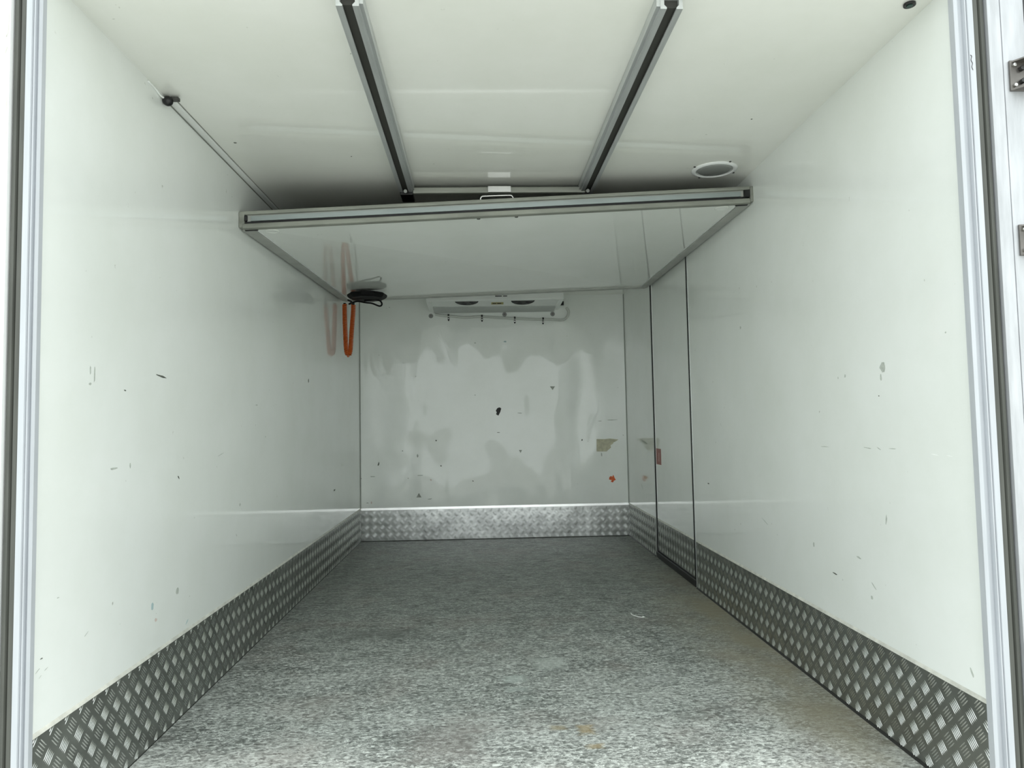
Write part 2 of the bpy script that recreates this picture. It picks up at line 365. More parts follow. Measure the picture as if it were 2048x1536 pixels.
def treads(fr, s0, s1, z0, z1, n0, ph=(.012, .018), p=.0615, ps=.0588, mirror=1, ht=.0016):
    bm = bmesh.new(); ln = .034; gap = .0066; wd = .0041
    i = -1
    while ph[0] + i * ps / 2 < s1 + .02:
        j = -1
        while ph[1] + j * p / 2 < z1 + .02:
            if (i + j) % 2 == 0:
                sc_, zc_ = ph[0] + i * ps / 2, ph[1] + j * p / 2
                ang = PI / 4 * (1 if i % 2 == 0 else -1) * mirror
                nx, nz = -math.sin(ang), math.cos(ang)
                for k in range(-2, 3):
                    s, z = sc_ + nx * gap * k, zc_ + nz * gap * k
                    l2 = ln
                    if s0 + .004 < s < s1 - .004 and z0 + .004 < z < z1 - .004:
                        room = 2 * min(s - s0, s1 - s, z - z0, z1 - z) / .7071
                        lens_bar(bm, fr, s, z, ang, min(l2, room), wd, ht, n0)
            j += 1
        i += 1
    return bm
def kick(name, fr, s0, s1, z0, z1, ph, mp, mt, parent=None, n0=0.0, bead=True, **kw):
    bm = bbox(fr, (s0, n0, z0), (s1, n0 + .003, z1))
    if parent is None: base = struct(name, bm, mp)
    else: base = obj(name, bm, mp, parent)
    t = obj('raised_treads', treads(fr, s0, s1, z0, z1, n0 + .003, ph, **kw), mt, base, smooth=True); t['kind'] = 'stuff'
    if bead:
        bm = bmesh.new(); prism(bm, [(0, 0), (.0045, 0), (.002, .006), (0, .009)], lambda u, v, t: fr.p(t, n0 + u, z1 + v), s0, s1)
        obj('sealant_bead', bm, M_seal, base)
    return base
kick('baseboard_left', WL, 0.0, WL.L - .004, .001, KH + .002, (.012, .007), M_plate, M_tread)
kick('baseboard_right', WR, 0.0, D0 - .022, .001, KH, (.012, .018), M_plate, M_tread)
kick('baseboard_right', WR, D1 + .022, WR.L - .004, .001, KH, (.012, .018), M_plate, M_tread)
kb = kick('baseboard_back', WB, 0.004, WB.L - .004, .001, KH - .008, (.02, .018), M_plateb, M_plateb, bead=False, ps=.0615)
bm = bmesh.new(); prism(bm, [(0, 0), (.0045, 0), (.0045, .003), (.0005, .019), (0, .019)], lambda u, v, t: WB.p(t, u, KH - .008 + v), .004, WB.L - .004)
obj('folded_top_edge', bm, M_alub, kb)

# ------------------------------------------------------------------ side door in the right wall
door = struct_empty('door_1', WR.p((D0 + D1) / 2, 0, 0)); 
DF = -.010
leaf = obj('door_leaf', bbox(WR, (D0 + .026, -.06, .045), (D1 - .026, DF + .006, DT - .03)), M_wall, door, bevel=.002)
bm = bmesh.new()
box(bm, WR, (D0 - .002, -.06, 0), (D0 + .027, DF + .006, DT)); box(bm, WR, (D1 - .027, -.06, 0), (D1 + .002, DF + .006, DT))
box(bm, WR, (D0, -.06, DT - .031), (D1, DF - .004, DT))
for s in (D0 + .012, D1 - .012): prism(bm, [(.013 * math.cos(a), .012 * math.sin(a)) for a in [k * PI / 4 for k in range(8)]], lambda u, v, t, s=s: WR.p(s + u, -.008 + v, t), 0.0, DT - .01)
obj('door_seal', bm, M_black, door)
bm = bmesh.new()
box(bm, WR, (D0, -.06, 0), (D1, .006, .04)); obj('threshold', bm, M_black, door, bevel=.003)
for a, b_ in ((D0 - .020, D0), (D1, D1 + .020)):
    bm = bbox(WR, (a + (.006 if a < D0 else 0), -.02, 0), (b_ - (.006 if a > D0 else 0), .0015, DT)); obj('jamb_profile', bm, M_alu, door, bevel=.0015)
obj('head_profile', bbox(WR, (D0 - .02, -.02, DT), (D1 + .02, .004, DT + .02)), M_alu, door)
for a in (D0 + .028, D1 - .032): obj('leaf_edge_trim', bbox(WR, (a, DF + .006, .26), (a + .005, DF + .0085, DT - .03)), M_white, door)
kick('kick_plate', WR, D0 + .030, D1 - .030, .048, KH, (D0 + .045, .07), M_plate, M_tread, parent=door, n0=DF + .006)
rs = obj('sticker', bbox(WR, (D1 - .165, DF + .006, .622), (D1 - .03, DF + .0066, .727)), M_red, door); rs['label'] = 'faded red sticker on the side door'
bm = bmesh.new(); box(bm, WR, (D1 - .112, DF + .0066, .643), (D1 - .098, DF + .0069, .700)); box(bm, WR, (D1 - .135, DF + .0066, .66), (D1 - .130, DF + .0069, .70))
obj('sticker_print', bm, M_redl, rs)

# ------------------------------------------------------------------ scuffs (wear with a shape of its own)
def marks(parent, fr, lst, n):
    by = {}
    for (s, z, w, h, a, t) in lst: by.setdefault(t, []).append((s, z, w, h, math.radians(a)))
    for t, L_ in by.items():
        bm = bmesh.new()
        for (s, z, w, h, a) in L_:
            k = 3 if t == 'tri' else 9; pts = []
            for i in range(k):
                th = 2 * PI * i / k + (PI / 2 if k == 3 else 0); rr = .5 * (1 if k == 3 else random.uniform(.6, 1.05))
                u, v = w * rr * math.cos(th), h * rr * math.sin(th)
                pts.append((s + u * math.cos(a) - v * math.sin(a), z + u * math.sin(a) + v * math.cos(a)))
            poly(bm, fr, pts, n + .00005, n + .0004)
        o = obj('scuff_marks', bm, MK[t], parent); o['kind'] = 'stuff'
LM= [(0.613, 1.067, 0.095, 0.008, -5, 'k'), (0.219, 1.056, 0.007, 0.027, 0, 'g'), (0.238, 1.045, 0.007, 0.05, -3, 'g'), (0.218, 1.021, 0.014, 0.008, 0, 'g'), (0.392, 1.014, 0.014, 0.005, 0, 'k'), (2.46, 1.169, 0.023, 0.031, -15, 'k'), (0.741, 0.754, 0.019, 0.007, -40, 'k'), (1.112, 0.812, 0.091, 0.003, 10, 'g'), (1.529, 1.007, 0.035, 0.006, 0, 'g'), (3.161, 0.497, 0.064, 0.013, 0, 'k'), (0.74, 0.398, 0.029, 0.031, -10, 'g'), (0.569, 0.394, 0.02, 0.023, -20, 'b'), (0.592, 0.348, 0.017, 0.013, -20, 'r'), (0.815, 0.283, 0.031, 0.006, 30, 'b'), (0.042, 0.412, 0.011, 0.003, 0, 'k'), (0.029, 0.39, 0.021, 0.002, 25, 'g'), (0.059, 0.384, 0.017, 0.002, 15, 'g'), (0.038, 0.374, 0.016, 0.002, 30, 'g'), (0.425, 0.81, 0.008, 0.019, 0, 'g'), (0.339, 0.806, 0.051, 0.008, 0, 'g'), (0.218, 0.414, 0.022, 0.003, 25, 'g'), (0.1, 0.529, 0.011, 0.003, 0, 'g'), (1.323, 0.603, 0.018, 0.015, 0, 'g')]
RM= [(0.378, 1.045, 0.035, 0.031, 0, 'g'), (0.389, 1.017, 0.011, 0.02, 0, 'g'), (0.479, 0.814, 0.05, 0.003, 4, 'g'), (0.417, 0.814, 0.026, 0.004, 20, 'g'), (0.348, 0.816, 0.039, 0.003, 0, 'g'), (0.746, 0.81, 0.071, 0.003, 0, 'g'), (0.16, 0.807, 0.045, 0.003, 5, 'w'), (0.102, 0.806, 0.034, 0.002, 5, 'w'), (2.03, 0.584, 0.033, 0.008, 0, 'k'), (1.294, 0.49, 0.085, 0.004, 18, 'g'), (0.715, 0.399, 0.034, 0.005, 5, 'k'), (0.479, 0.411, 0.033, 0.005, 35, 'g'), (0.493, 0.375, 0.014, 0.012, 30, 'g'), (0.859, 0.467, 0.015, 0.021, 20, 'g'), (0.396, 0.614, 0.007, 0.031, 10, 'g'), (0.592, 1.035, 0.009, 0.014, 25, 'g'), (0.637, 1.032, 0.007, 0.01, 0, 'g'), (0.404, 0.965, 0.008, 0.005, 0, 'k'), (0.094, 1.107, 0.006, 0.006, 0, 'g'), (0.064, 0.304, 0.007, 0.033, -32, 'g'), (1.491, 1.312, 0.019, 0.017, 20, 'g'), (0.557, 0.479, 0.03, 0.007, 10, 'g')]
DM= [(3.486, 0.759, 0.23, 0.017, 5, 'g'), (3.503, 0.508, 0.132, 0.028, 0, 'o'), (3.63, 0.433, 0.086, 0.011, 30, 'g')]
BM= [(1.105, 0.843, 0.032, 0.006, 0, 'k'), (1.28, 0.996, 0.053, 0.006, -5, 'g'), (0.463, 0.351, 0.047, 0.047, 0, 'tri'), (1.547, 1.197, 0.048, 0.041, -180, 'tri'), (1.279, 0.692, 0.028, 0.032, -180, 'tri'), (0.145, 0.61, 0.012, 0.039, -15, 'k'), (0.604, 0.788, 0.016, 0.012, 0, 'k'), (0.336, 0.71, 0.012, 0.008, 0, 'k'), (0.641, 0.585, 0.016, 0.012, -20, 'k'), (1.776, 0.77, 0.012, 0.02, -10, 'k'), (0.55, 0.325, 0.043, 0.008, 10, 'g'), (1.931, 0.651, 0.012, 0.036, 0, 'g'), (0.894, 0.46, 0.016, 0.008, -30, 'k'), (2.027, 0.927, 0.114, 0.006, 0, 'g'), (1.925, 0.92, 0.049, 0.006, 0, 'g'), (0.56, 0.475, 0.012, 0.02, 20, 'r'), (0.005, 0.498, 0.011, 0.012, 0, 'k'), (0.087, 0.307, 0.012, 0.027, 0, 'r'), (0.056, 0.304, 0.019, 0.008, 0, 'g'), (1.17, 1.576, 0.028, 0.017, 0, 'b'), (0.927, 1.568, 0.016, 0.012, 0, 'g'), (0.096, 0.512, 0.047, 0.008, 0, 'g'), (0.473, 0.513, 0.056, 0.008, 0, 'g'), (0.921, 1.147, 0.012, 0.012, 0, 'g'), (0.455, 0.668, 0.016, 0.036, 0, 'g')]

marks(wall_left, WL, LM, 0); marks(wall_right, WR, RM, 0); marks(wall_right, WR, DM, 0); marks(wall_back, WB, BM, 0)
class CeilF:
    def p(s, x, n, y): return Vector((x, y, ceil_z(y) - n))
CF = CeilF()
marks(ceiling, CF, [(-.957, .982, .013, .012, 0, 'k'), (-.563, 1.113, .008, .008, 0, 'k'), (.863, .771, .008, .008, 0, 'k'), (-.43, .35, .005, .006, 0, 'g')], 0)

# scraps stuck on the bulkhead
bm = bmesh.new(); poly(bm, WB, [(1.893, .776), (1.96, .774), (2.0, .778), (2.071, .769), (2.045, .752), (2.032, .748), (2.026, .737), (2.005, .722), (2.009, .705), (1.990, .69), (1.972, .674), (1.891, .676)], .0001, .0009)
o = obj('tape_remnant', bm, M_tape); tag(o, 'torn piece of beige tape stuck low on the white back wall', 'tape'); settle(o, WB.p(1.97, .0, .725))
bm = bmesh.new(); poly(bm, WB, [(1.112, 1.044), (1.120, 1.044), (1.130, 1.035), (1.122, 1.008), (1.107, .979), (1.096, .983), (1.088, .99), (1.093, 1.005), (1.086, 1.02), (1.098, 1.038)], .0001, .0012)
o = obj('sticker_scrap', bm, M_ink); tag(o, 'small black scrap stuck in the middle of the back wall', 'scrap'); settle(o, WB.p(1.107, 0, 1.01))
bm = bmesh.new(); poly(bm, WB, [(1.990, .470), (2.005, .478), (2.012, .470), (2.022, .487), (2.030, .466), (2.041, .445), (2.028, .441), (2.016, .425), (2.000, .432), (2.008, .444), (1.986, .450)], .0001, .0012)
o = obj('sticker_scrap', bm, M_osk); tag(o, 'torn orange sticker scrap on the back wall above the kick plate', 'scrap'); settle(o, WB.p(2.01, 0, .455))
# debris on the deck
bm = bmesh.new(); tube(bm, spline([(.615, 1.82, .002), (.612, 1.785, .003), (.632, 1.75, .002), (.650, 1.735, .003), (.662, 1.742, .002), (.655, 1.752, .002)], 5), .0018, 6)
o = obj('plastic_sliver', bm, MK['w'], smooth=True); tag(o, 'thin white plastic sliver lying on the grey floor', 'debris'); settle(o, (.63, 1.77, .0002))
fl = bpy.data.objects['floor']
bm = bmesh.new()
for (x, y, x2, y2, w) in ((-.205, .99, -.207, .84, .0022), (-.187, 1.03, -.19, .90, .001), (-.212, .81, -.222, .69, .0012), (-.56, 1.62, -.52, 1.38, .0015), (.535, 1.93, .57, 1.78, .0016),
                          (-.83, 1.95, -.62, 1.18, .0012), (-.70, 1.75, -.78, 1.3, .0012), (.3, 1.3, .36, 1.1, .0009)):
    d = Vector((y2 - y, -(x2 - x), 0)).normalized() * w
    a, b_ = Vector((x, y, 0)), Vector((x2, y2, 0)); up = Vector((0, 0, .0004))
    v = [bm.verts.new(q + up) for q in (a - d * .3, a + d * .3, (a + b_) / 2 + d, b_ + d * .3, b_ - d * .3, (a + b_) / 2 - d)]
    bm.faces.new(v)
o = obj('scratches', bm, mat('pale_scratch_in_deck', (.36, .38, .36), .6), fl); o['kind'] = 'stuff'

# ------------------------------------------------------------------ rear frame (portal) with gaskets
ZB, ZT = -.10, 2.06
def portal(side):
    sx = side
    fr = thing('portal_post', ('white' if side < 0 else 'weathered aluminium') + (' rear door post edge with dark seal along the left wall' if side < 0 else ' rear door post with dark seal along the right wall'), 'post', (sx * 1.12, -.03, ZB), None)
    X = lambda x: sx * x
    def pr(name, prof, m, **k):
        bm = bmesh.new(); prism(bm, prof, lambda u, v, t: Vector((X(u), v, t)), ZB + .0, ZT); return obj(name, bm, m, fr, **k)
    if side > 0: a, b_, c, d, e, f = 1.050, 1.058, 1.061, 1.078, 1.110, 1.201
    else: a, b_, c, d, e, f = 1.050, 1.049, 1.052, 1.068, 1.099, 1.175
    # ribbed liner profile closing the sandwich panel
    y0 = -.004
    if side > 0:
        pr('liner_profile', [(1.036, 0), (1.036, y0 - .014), (1.044, y0 - .016), (1.046, y0 - .008), (1.058, y0 - .008), (1.060, y0 - .018), (1.0625, y0 - .018), (1.063, y0 - .012), (1.065, y0 - .020), (1.078, y0 - .020), (1.078, 0)], M_liner)
    else:
        pr('liner_profile', [(1.040, 0), (1.040, y0 - .010), (1.044, y0 - .016), (1.045, y0 - .008), (1.050, y0 - .008), (1.052, y0 - .016), (1.055, y0 - .016), (1.0555, y0 - .012), (1.057, y0 - .020), (1.069, y0 - .020), (1.069, 0)], M_liner)
    g = d - .001
    pr('door_seal', [(g, 0), (g, -.012), (g + .004, -.020), (g + .013, -.022), (g + .0165, -.014), (g + .020, -.022), (g + .029, -.020), (g + .033, -.012), (g + .033, 0)], M_rub)
    if side > 0:
        pr('post_extrusion', [(1.1095, .05), (1.1095, -.028), (1.1145, -.031), (1.117, -.026), (1.141, -.026), (1.1415, -.0235), (1.1430, -.0235), (1.1435, -.026), (1.193, -.026), (1.197, -.028), (1.197, .05)], M_post)
        pr('outer_seal', [(1.197, .04), (1.197, -.022), (1.235, -.022), (1.235, .04)], M_black)
    else:
        pr('post_extrusion', [(1.100, .05), (1.100, -.028), (1.105, -.031), (1.109, -.027), (1.200, -.027), (1.200, .05)], M_white)
        bm = bmesh.new(); tube(bm, spline([(-1.103, -.0295, 1.85), (-1.1035, -.0305, 1.78), (-1.108, -.031, 1.765), (-1.104, -.032, 1.745), (-1.109, -.031, 1.725), (-1.105, -.03, 1.70), (-1.1035, -.0295, 1.55)], 6), .0015, 6)
        obj('sealant_bead', bm, M_seal, fr)
    return fr
portal(-1)
pr_ = portal(1)
struct('trim_3', bbox(WW, (-1.10, -.03, H0 + .005), (1.10, -.021, H0 + .10)), M_alu)          # header over the opening
struct('trim_4', bbox(WW, (-1.10, -.05, -.10), (1.10, -.021, -.002)), M_alu)                   # sill
# pen squiggle on the right liner
bm = bmesh.new(); tube(bm, spline([(1.066, -.0245, 1.742), (1.069, -.0245, 1.739), (1.067, -.0245, 1.73), (1.070, -.0245, 1.722), (1.068, -.0245, 1.714), (1.0705, -.0245, 1.706)], 5), .0006, 5)
obj('pen_mark', bm, M_ink, pr_)

# hinge brackets
def bracket(zc, label):
    t = thing('hinge_bracket', label, 'bracket', (1.19, -.026, zc), 'steel hinge brackets on the right door post')
    x0 = 1.154; y = -.0265
    obj('back_plate', bbox(WW, (x0, y - .005, zc - .036), (1.26, y, zc + .036)), M_steel, t, bevel=.001)
    for s in (1, -1):
        bm = bmesh.new(); z = zc + s * .033
        pts = [(x0 + .004, y - .004), (x0 + .030, y - .040), (1.26, y - .052), (1.26, y - .004)]
        prism(bm, pts, lambda u, v, tt: Vector((u, v, tt)), z - .002, z + .002)
        obj('flange', bm, M_steel, t, bevel=.0006)
        bm = bmesh.new(); cyl(bm, (x0 + .009, y - .005, zc + s * .024), (0, -1, 0), .0042, .006, 12); obj('rivet', bm, M_zinc, t, bevel=.001)
        bm = bmesh.new(); cyl(bm, (x0 + .026, y - .005, zc + s * .015), (0, -1, 0), .0062, .009, 6); obj('bolt', bm, M_dkbolt, t, bevel=.001)
    bm = bmesh.new(); cyl(bm, (x0 + .075, y - .035, zc - .045), (0, 0, 1), .007, .09, 16); obj('hinge_pin', bm, M_zinc, t)
    return t
bracket(1.690, 'steel hinge bracket near the top of the right door post')
bracket(1.303, 'steel hinge bracket at the frame edge, lower one on the right door post')

# ------------------------------------------------------------------ ceiling: tracks for the overhead door
def track(xc, label):
    y0, y1 = .065, 1.46; zb = 1.9005
    t = thing('ceiling_track', label, 'rail', (xc, y0, H0), 'pair of aluminium ceiling tracks')
    def pr(name, prof, m, a=y0, b_=y1, **k):
        bm = bmesh.new(); prism(bm, prof, lambda u, v, tt: Vector((xc + u, tt, v)), a, b_); return obj(name, bm, m, t, **k)
    zt = lambda: H0
    w = .0275
    C_ = [(-w, H0), (-w, zb), (-.0120, zb), (-.0120, zb + .004), (-.018, zb + .010), (-.018, H0 - .006), (.018, H0 - .006), (.018, zb + .010), (.0120, zb + .004), (.0120, zb), (w, zb), (w, H0)]
    pr('rail_channel', C_, M_alu)
    pr('slot_insert', [(-.0175, H0 - .0065), (.0175, H0 - .0065), (.0175, zb + .009), (-.0175, zb + .009)], mat('dark_track_slot', (.035, .035, .03), .7), y0 + .012, y1 - .002)
    inner = -1 if xc > 0 else 1
    a, b_ = (w, w + .009) if inner > 0 else (-w - .009, -w)
    pr('side_tube', [(a, H0), (a, zb + .007), (b_, zb + .007), (b_, H0)], M_alu, y0 + .002, y1)
    bm = bmesh.new(); box(bm, WW, (xc - .024, y1 - .045, zb - .012), (xc + .030 * (1 if inner > 0 else .8), y1 + .06, zb + .004)); obj('trolley', bm, M_blackp, t, bevel=.003)
    bm = bmesh.new(); cyl(bm, (xc, y1 - .048, zb + .002), (0, -1, -.3), .008, .012, 12); obj('end_bolt', bm, M_sgrub, t, bevel=.001)
    return t
track(-.3875, 'left of the two grey ceiling tracks with a dark slot')
track(.3915, 'right of the two grey ceiling tracks with a dark slot')
cb = thing('lift_bar', 'grey metal crossbar between the two ceiling tracks, behind the raised door edge', 'bar', (0.012, 1.42, 1.893))
bm = bmesh.new()
sg = [(-.365, 1.893), (.391, 1.895)]
hexa(bm, [(-.358, 1.411, 1.893), (.384, 1.411, 1.895), (.384, 1.440, 1.895), (-.358, 1.440, 1.893), (-.358, 1.411, 1.920), (.384, 1.411, 1.922), (.384, 1.440, 1.922), (-.358, 1.440, 1.920)])
obj('bar', bm, mat('dull_grey_bar', (.36, .37, .33), .5, .4, var=.15, scale=9, stretch=(1, 6, 6)), cb, bevel=.005, seg=3)
obj('latch_plate', bbox(WW, (-.038, 1.405, 1.896), (.062, 1.4105, 1.9235)), M_alub, cb, bevel=.003)

# ------------------------------------------------------------------ raised overhead door (up-and-over)
A = dict(FL=Vector((-1.041, 1.297, 1.711)), FR=Vector((1.062, 1.290, 1.808)), BL=Vector((-1.030, 3.420, 1.789)), BR=Vector((1.083, 3.240, 1.831)))
class PanelF:
    def p(s, u, n, v):   # u 0..1 left-right, v 0..1 front-back, n = height above underside
        q = A['FL'] * (1 - u) * (1 - v) + A['FR'] * u * (1 - v) + A['BL'] * (1 - u) * v + A['BR'] * u * v
        return q + ZUP * n
PF = PanelF()
WX, WY, TH = 2.10, 2.05, .070
od = thing('overhead_door', 'white insulated rear door panel slid up flat under the ceiling', 'door', (0, 2.3, 1.75))
def pbox(name, u0, u1, n0, n1, v0, v1, m, **k):
    bm = bmesh.new(); P = PF.p
    hexa(bm, [P(u0, n0, v0), P(u1, n0, v0), P(u1, n0, v1), P(u0, n0, v1), P(u0, n1, v0), P(u1, n1, v0), P(u1, n1, v1), P(u0, n1, v1)])
    return obj(name, bm, m, od, **k)
pbox('panel_skin', .026, .974, .004, TH - .012, .016, .985, M_panel)
pbox('outer_skin', .020, .980, TH - .012, TH - .004, .012, .985, M_skinshade)
# leading edge: layered extrusion
def edge(name, n0, n1, out, m, u0=.004, u1=.996, back=.018, **k):
    bm = bmesh.new(); P = PF.p; o_ = -out / WY
    hexa(bm, [P(u0, n0, o_), P(u1, n0, o_), P(u1, n0, back), P(u0, n0, back), P(u0, n1, o_), P(u1, n1, o_), P(u1, n1, back), P(u0, n1, back)])
    return obj(name, bm, m, od, **k)
edge('upper_gasket', TH - .014, TH + .001, .006, M_grub, bevel=.004, back=.012)
edge('web', .018, TH - .012, -.006, M_sgrub, .012, .988)
edge('front_rail', .030, TH - .020, .002, mat('pale_blue_grey_aluminium', (.33, .37, .37), .4, .5, var=.08, scale=6, stretch=(1, 5, 5)), .020, .978, back=.012)
edge('groove_insert', .019, .0295, -.004, M_black, .010, .990, back=.012)
edge('lower_gasket', -.001, .019, .010, M_grub, bevel=.005, back=.014)
for u0, u1, ga in ((-.0, .0235, 1), (.9765, 1.0, -1)):
    pbox('side_gasket', u0, u1, -.003, .022, .012, .992, M_sgrub, bevel=.004)
    pbox('side_rail', u0 + .003, u1 - .003, .022, TH - .004, .012, .992, M_alu)
for u in (.0245, .9735): pbox('edge_trim', u, u + .002, .0015, .0042, .018, .984, M_white)
pbox('rear_gasket', .008, .992, -.006, .020, .972, 1.0, M_sgrub, bevel=.003)
pbox('rear_rail', .012, .988, .020, TH - .006, .988, .998, M_alu)
pbox('edge_trim', .028, .972, .0015, .0042, .0145, .0165, M_white)
for u0, u1, m_ in ((-.003, .008, M_grub), (.996, 1.004, M_grub)): pbox('corner_cap', u0, u1, .004, TH + .001, -.003, .020, m_, bevel=.005)
for u0, u1, a_, c_ in ((.008, .013, .032, .052), (.984, .996, .026, .056)): pbox('corner_recess', u0, u1, a_, c_, -.002, .010, M_black)
for u0, u1 in ((.006, .030), (.970, .994)): pbox('corner_joint', u0, u1, -.004, .006, .0085, .0135, M_black)
for u in (.050, .950):
    c = PF.p(u, .0045, .036); bm = bmesh.new(); lathe(bm, c, (0, 0, -1), [(.030, 0), (.030, .002), (.027, .0035), (.020, .0035), (.019, .0025), (.001, .0025)], 32); obj('blanking_cap', bm, M_panel, od, smooth=False)
for u in (.457, .532):
    c = PF.p(u, .0045, .018); bm = bmesh.new(); cyl(bm, c, (0, 0, -1), .0075, .005, 14); obj('fixing_screw', bm, M_dkbolt, od, bevel=.001)
bm = bmesh.new(); zt = PF.p(.47, TH, 0).z
tube(bm, spline([(-.070, 1.315, zt - .01), (-.070, 1.313, zt + .010), (-.064, 1.313, zt + .019), (-.05, 1.313, zt + .021), (.045, 1.313, zt + .024), (.059, 1.313, zt + .022), (.065, 1.313, zt + .012), (.065, 1.315, zt - .005)], 5), .0032, 8)
obj('pull_handle', bm, M_alub, od, smooth=True)
for u, v in ((.155 + .09, .985), (.74, .985)):
    c = PF.p(u, 0, v); bm = bmesh.new(); cyl(bm, c + Vector((0, 0, .002)), (0, 0, -1), .007, .008, 10); obj('hinge_stud', bm, M_zinc, od)

# round black housing under the rear left corner
dk = thing('cable_reel', 'flat round black housing hanging under the back left corner of the raised door', 'reel', (-.845, 3.06, 1.772))
c0 = Vector((-.802, 3.03, 1.700))
zc_ = PF.p(.12, 0, .80).z
bm = bmesh.new(); lathe(bm, (c0.x, c0.y, zc_ - .010), (0, 0, -1), [(.09, 0), (.118, .003), (.128, .010), (.128, .018), (.122, .028), (.110, .036), (.06, .040), (.02, .040)], 10); obj('housing', bm, M_matt, dk, bevel=.002)
bm = bmesh.new(); cyl(bm, (c0.x, c0.y, zc_ - .012), (0, 0, 1), .03, .012, 16); obj('mounting_stud', bm, M_blackp, dk)
zb_ = zc_ - .052
bm = bmesh.new(); tube(bm, spline([(c0.x - .13, c0.y + .02, zb_ + .005), (c0.x - .105, c0.y + .03, zb_ - .008), (c0.x - .125, c0.y + .05, zb_ - .018), (c0.x - .07, c0.y + .02, zb_ - .006), (c0.x - .01, c0.y, zb_ - .018), (c0.x + .03, c0.y + .01, zb_ - .022), (c0.x + .075, c0.y + .02, zb_ - .038),
       (c0.x + .09, c0.y + .03, zb_ - .026), (c0.x + .082, c0.y + .02, zb_ - .006), (c0.x + .05, c0.y, zb_ + .002), (c0.x - .02, c0.y + .01, zb_ - .004)], 8), .0055, 8)
obj('cable_loop', bm, M_matt, dk, smooth=True)
dk.location = Vector(dk.location)

# orange coiled cord hanging in a U
ctrl = [(-1.008, 3.36, 1.758), (-1.008, 3.36, 1.70), (-1.004, 3.36, 1.55), (-.998, 3.36, 1.44), (-.986, 3.36, 1.405), (-.971, 3.36, 1.43), (-.962, 3.36, 1.55), (-.950, 3.36, 1.70), (-.948, 3.36, 1.754)]
axis = spline(ctrl, 60)
cum = [0.0]
for i in range(1, len(axis)): cum.append(cum[-1] + (axis[i] - axis[i - 1]).length)
turn = .0100; pts = []; n_ = int(cum[-1] / turn * 12); j = 0; up = Vector((0, 1, 0))
for i in range(n_ + 1):
    d = cum[-1] * i / n_
    while j < len(cum) - 2 and cum[j + 1] < d: j += 1
    f_ = (d - cum[j]) / max(1e-9, cum[j + 1] - cum[j]); c = axis[j].lerp(axis[j + 1], f_); t = (axis[j + 1] - axis[j]).normalized()
    u = (up - t * up.dot(t)).normalized(); s_ = t.cross(u); a = 2 * PI * i / 12
    pts.append(c + (u * math.cos(a) + s_ * math.sin(a)) * .0125)
cord = thing('coiled_cord', 'orange coiled cord hanging in a loop by the left wall', 'cord', (-.98, 3.36, 1.775))
bm = bmesh.new(); tube(bm, pts, .0046, 6); obj('coil', bm, M_orange, cord, smooth=True)
for x, z in ((-1.008, 1.752), (-.948, 1.752)):
    bm = bmesh.new(); cyl(bm, (x, 3.36, z - .004), (0, 0, 1), .009, .018, 12); obj('end_ferrule', bm, M_blackp, cord)

# ------------------------------------------------------------------ evaporator on the ceiling by the bulkhead
ev = thing('cooling_unit', 'slim white refrigeration evaporator with two fans at the top of the back wall', 'cooling unit', (.05, 3.95, 1.95))
yf, yb = 3.725, WB.p(1.1, .004, 0).y
xl, xr = -.475, .566; zr = 1.838
bm = bmesh.new(); hexa(bm, [(xl, yf, 1.882), (xr, yf, 1.892), (xr, yf + .035, 1.892), (xl, yf + .035, 1.882), (xl, yf, 1.942), (xr, yf, 1.944), (xr, yb, 1.944), (xl, yb, 1.942)])
bm.free()
bm = bmesh.new(); hexa(bm, [(xl, yf, zr), (xr, yf, zr + .006), (xr, yf + .045, zr + .006), (xl, yf + .045, zr), (xl, yf + .01, 1.925), (xr, yf + .01, 1.93), (xr, yf + .045, 1.93), (xl, yf + .045, 1.925)])
obj('front_panel', bm, M_evap, ev, bevel=.006)
for x0, x1, zz in ((xl, xl + .034, zr), (xr - .034, xr, zr + .006)):
    bm = bmesh.new(); hexa(bm, [(x0, yf + .03, zz), (x1, yf + .03, zz), (x1, yb, 1.822 + (zz - zr)), (x0, yb, 1.822 + (zz - zr)), (x0, yf + .03, 1.925), (x1, yf + .03, 1.925), (x1, yb, 1.925), (x0, yb, 1.925)])
    obj('side_panel', bm, M_evap, ev, bevel=.003)
zp = 1.868
obj('top_cover', bbox(WW, (xl + .03, yf + .03, 1.905), (xr - .03, yb, 1.945)), M_evap, ev)
fy = 3.925
def pz(y): return 1.866 - .2 * (y - 3.885)
bm = bmesh.new()
hexa(bm, [(xl + .034, 3.76, pz(3.76)), (xr - .034, 3.76, pz(3.76)), (xr - .034, yb, pz(yb)), (xl + .034, yb, pz(yb)), (xl + .034, 3.76, pz(3.76) + .004), (xr - .034, 3.76, pz(3.76) + .004), (xr - .034, yb, pz(yb) + .004), (xl + .034, yb, pz(yb) + .004)])
plate = obj('fan_plate', bm, M_evap, ev)
axn = Vector((0, -.2, -1)).normalized(); fy = 3.885
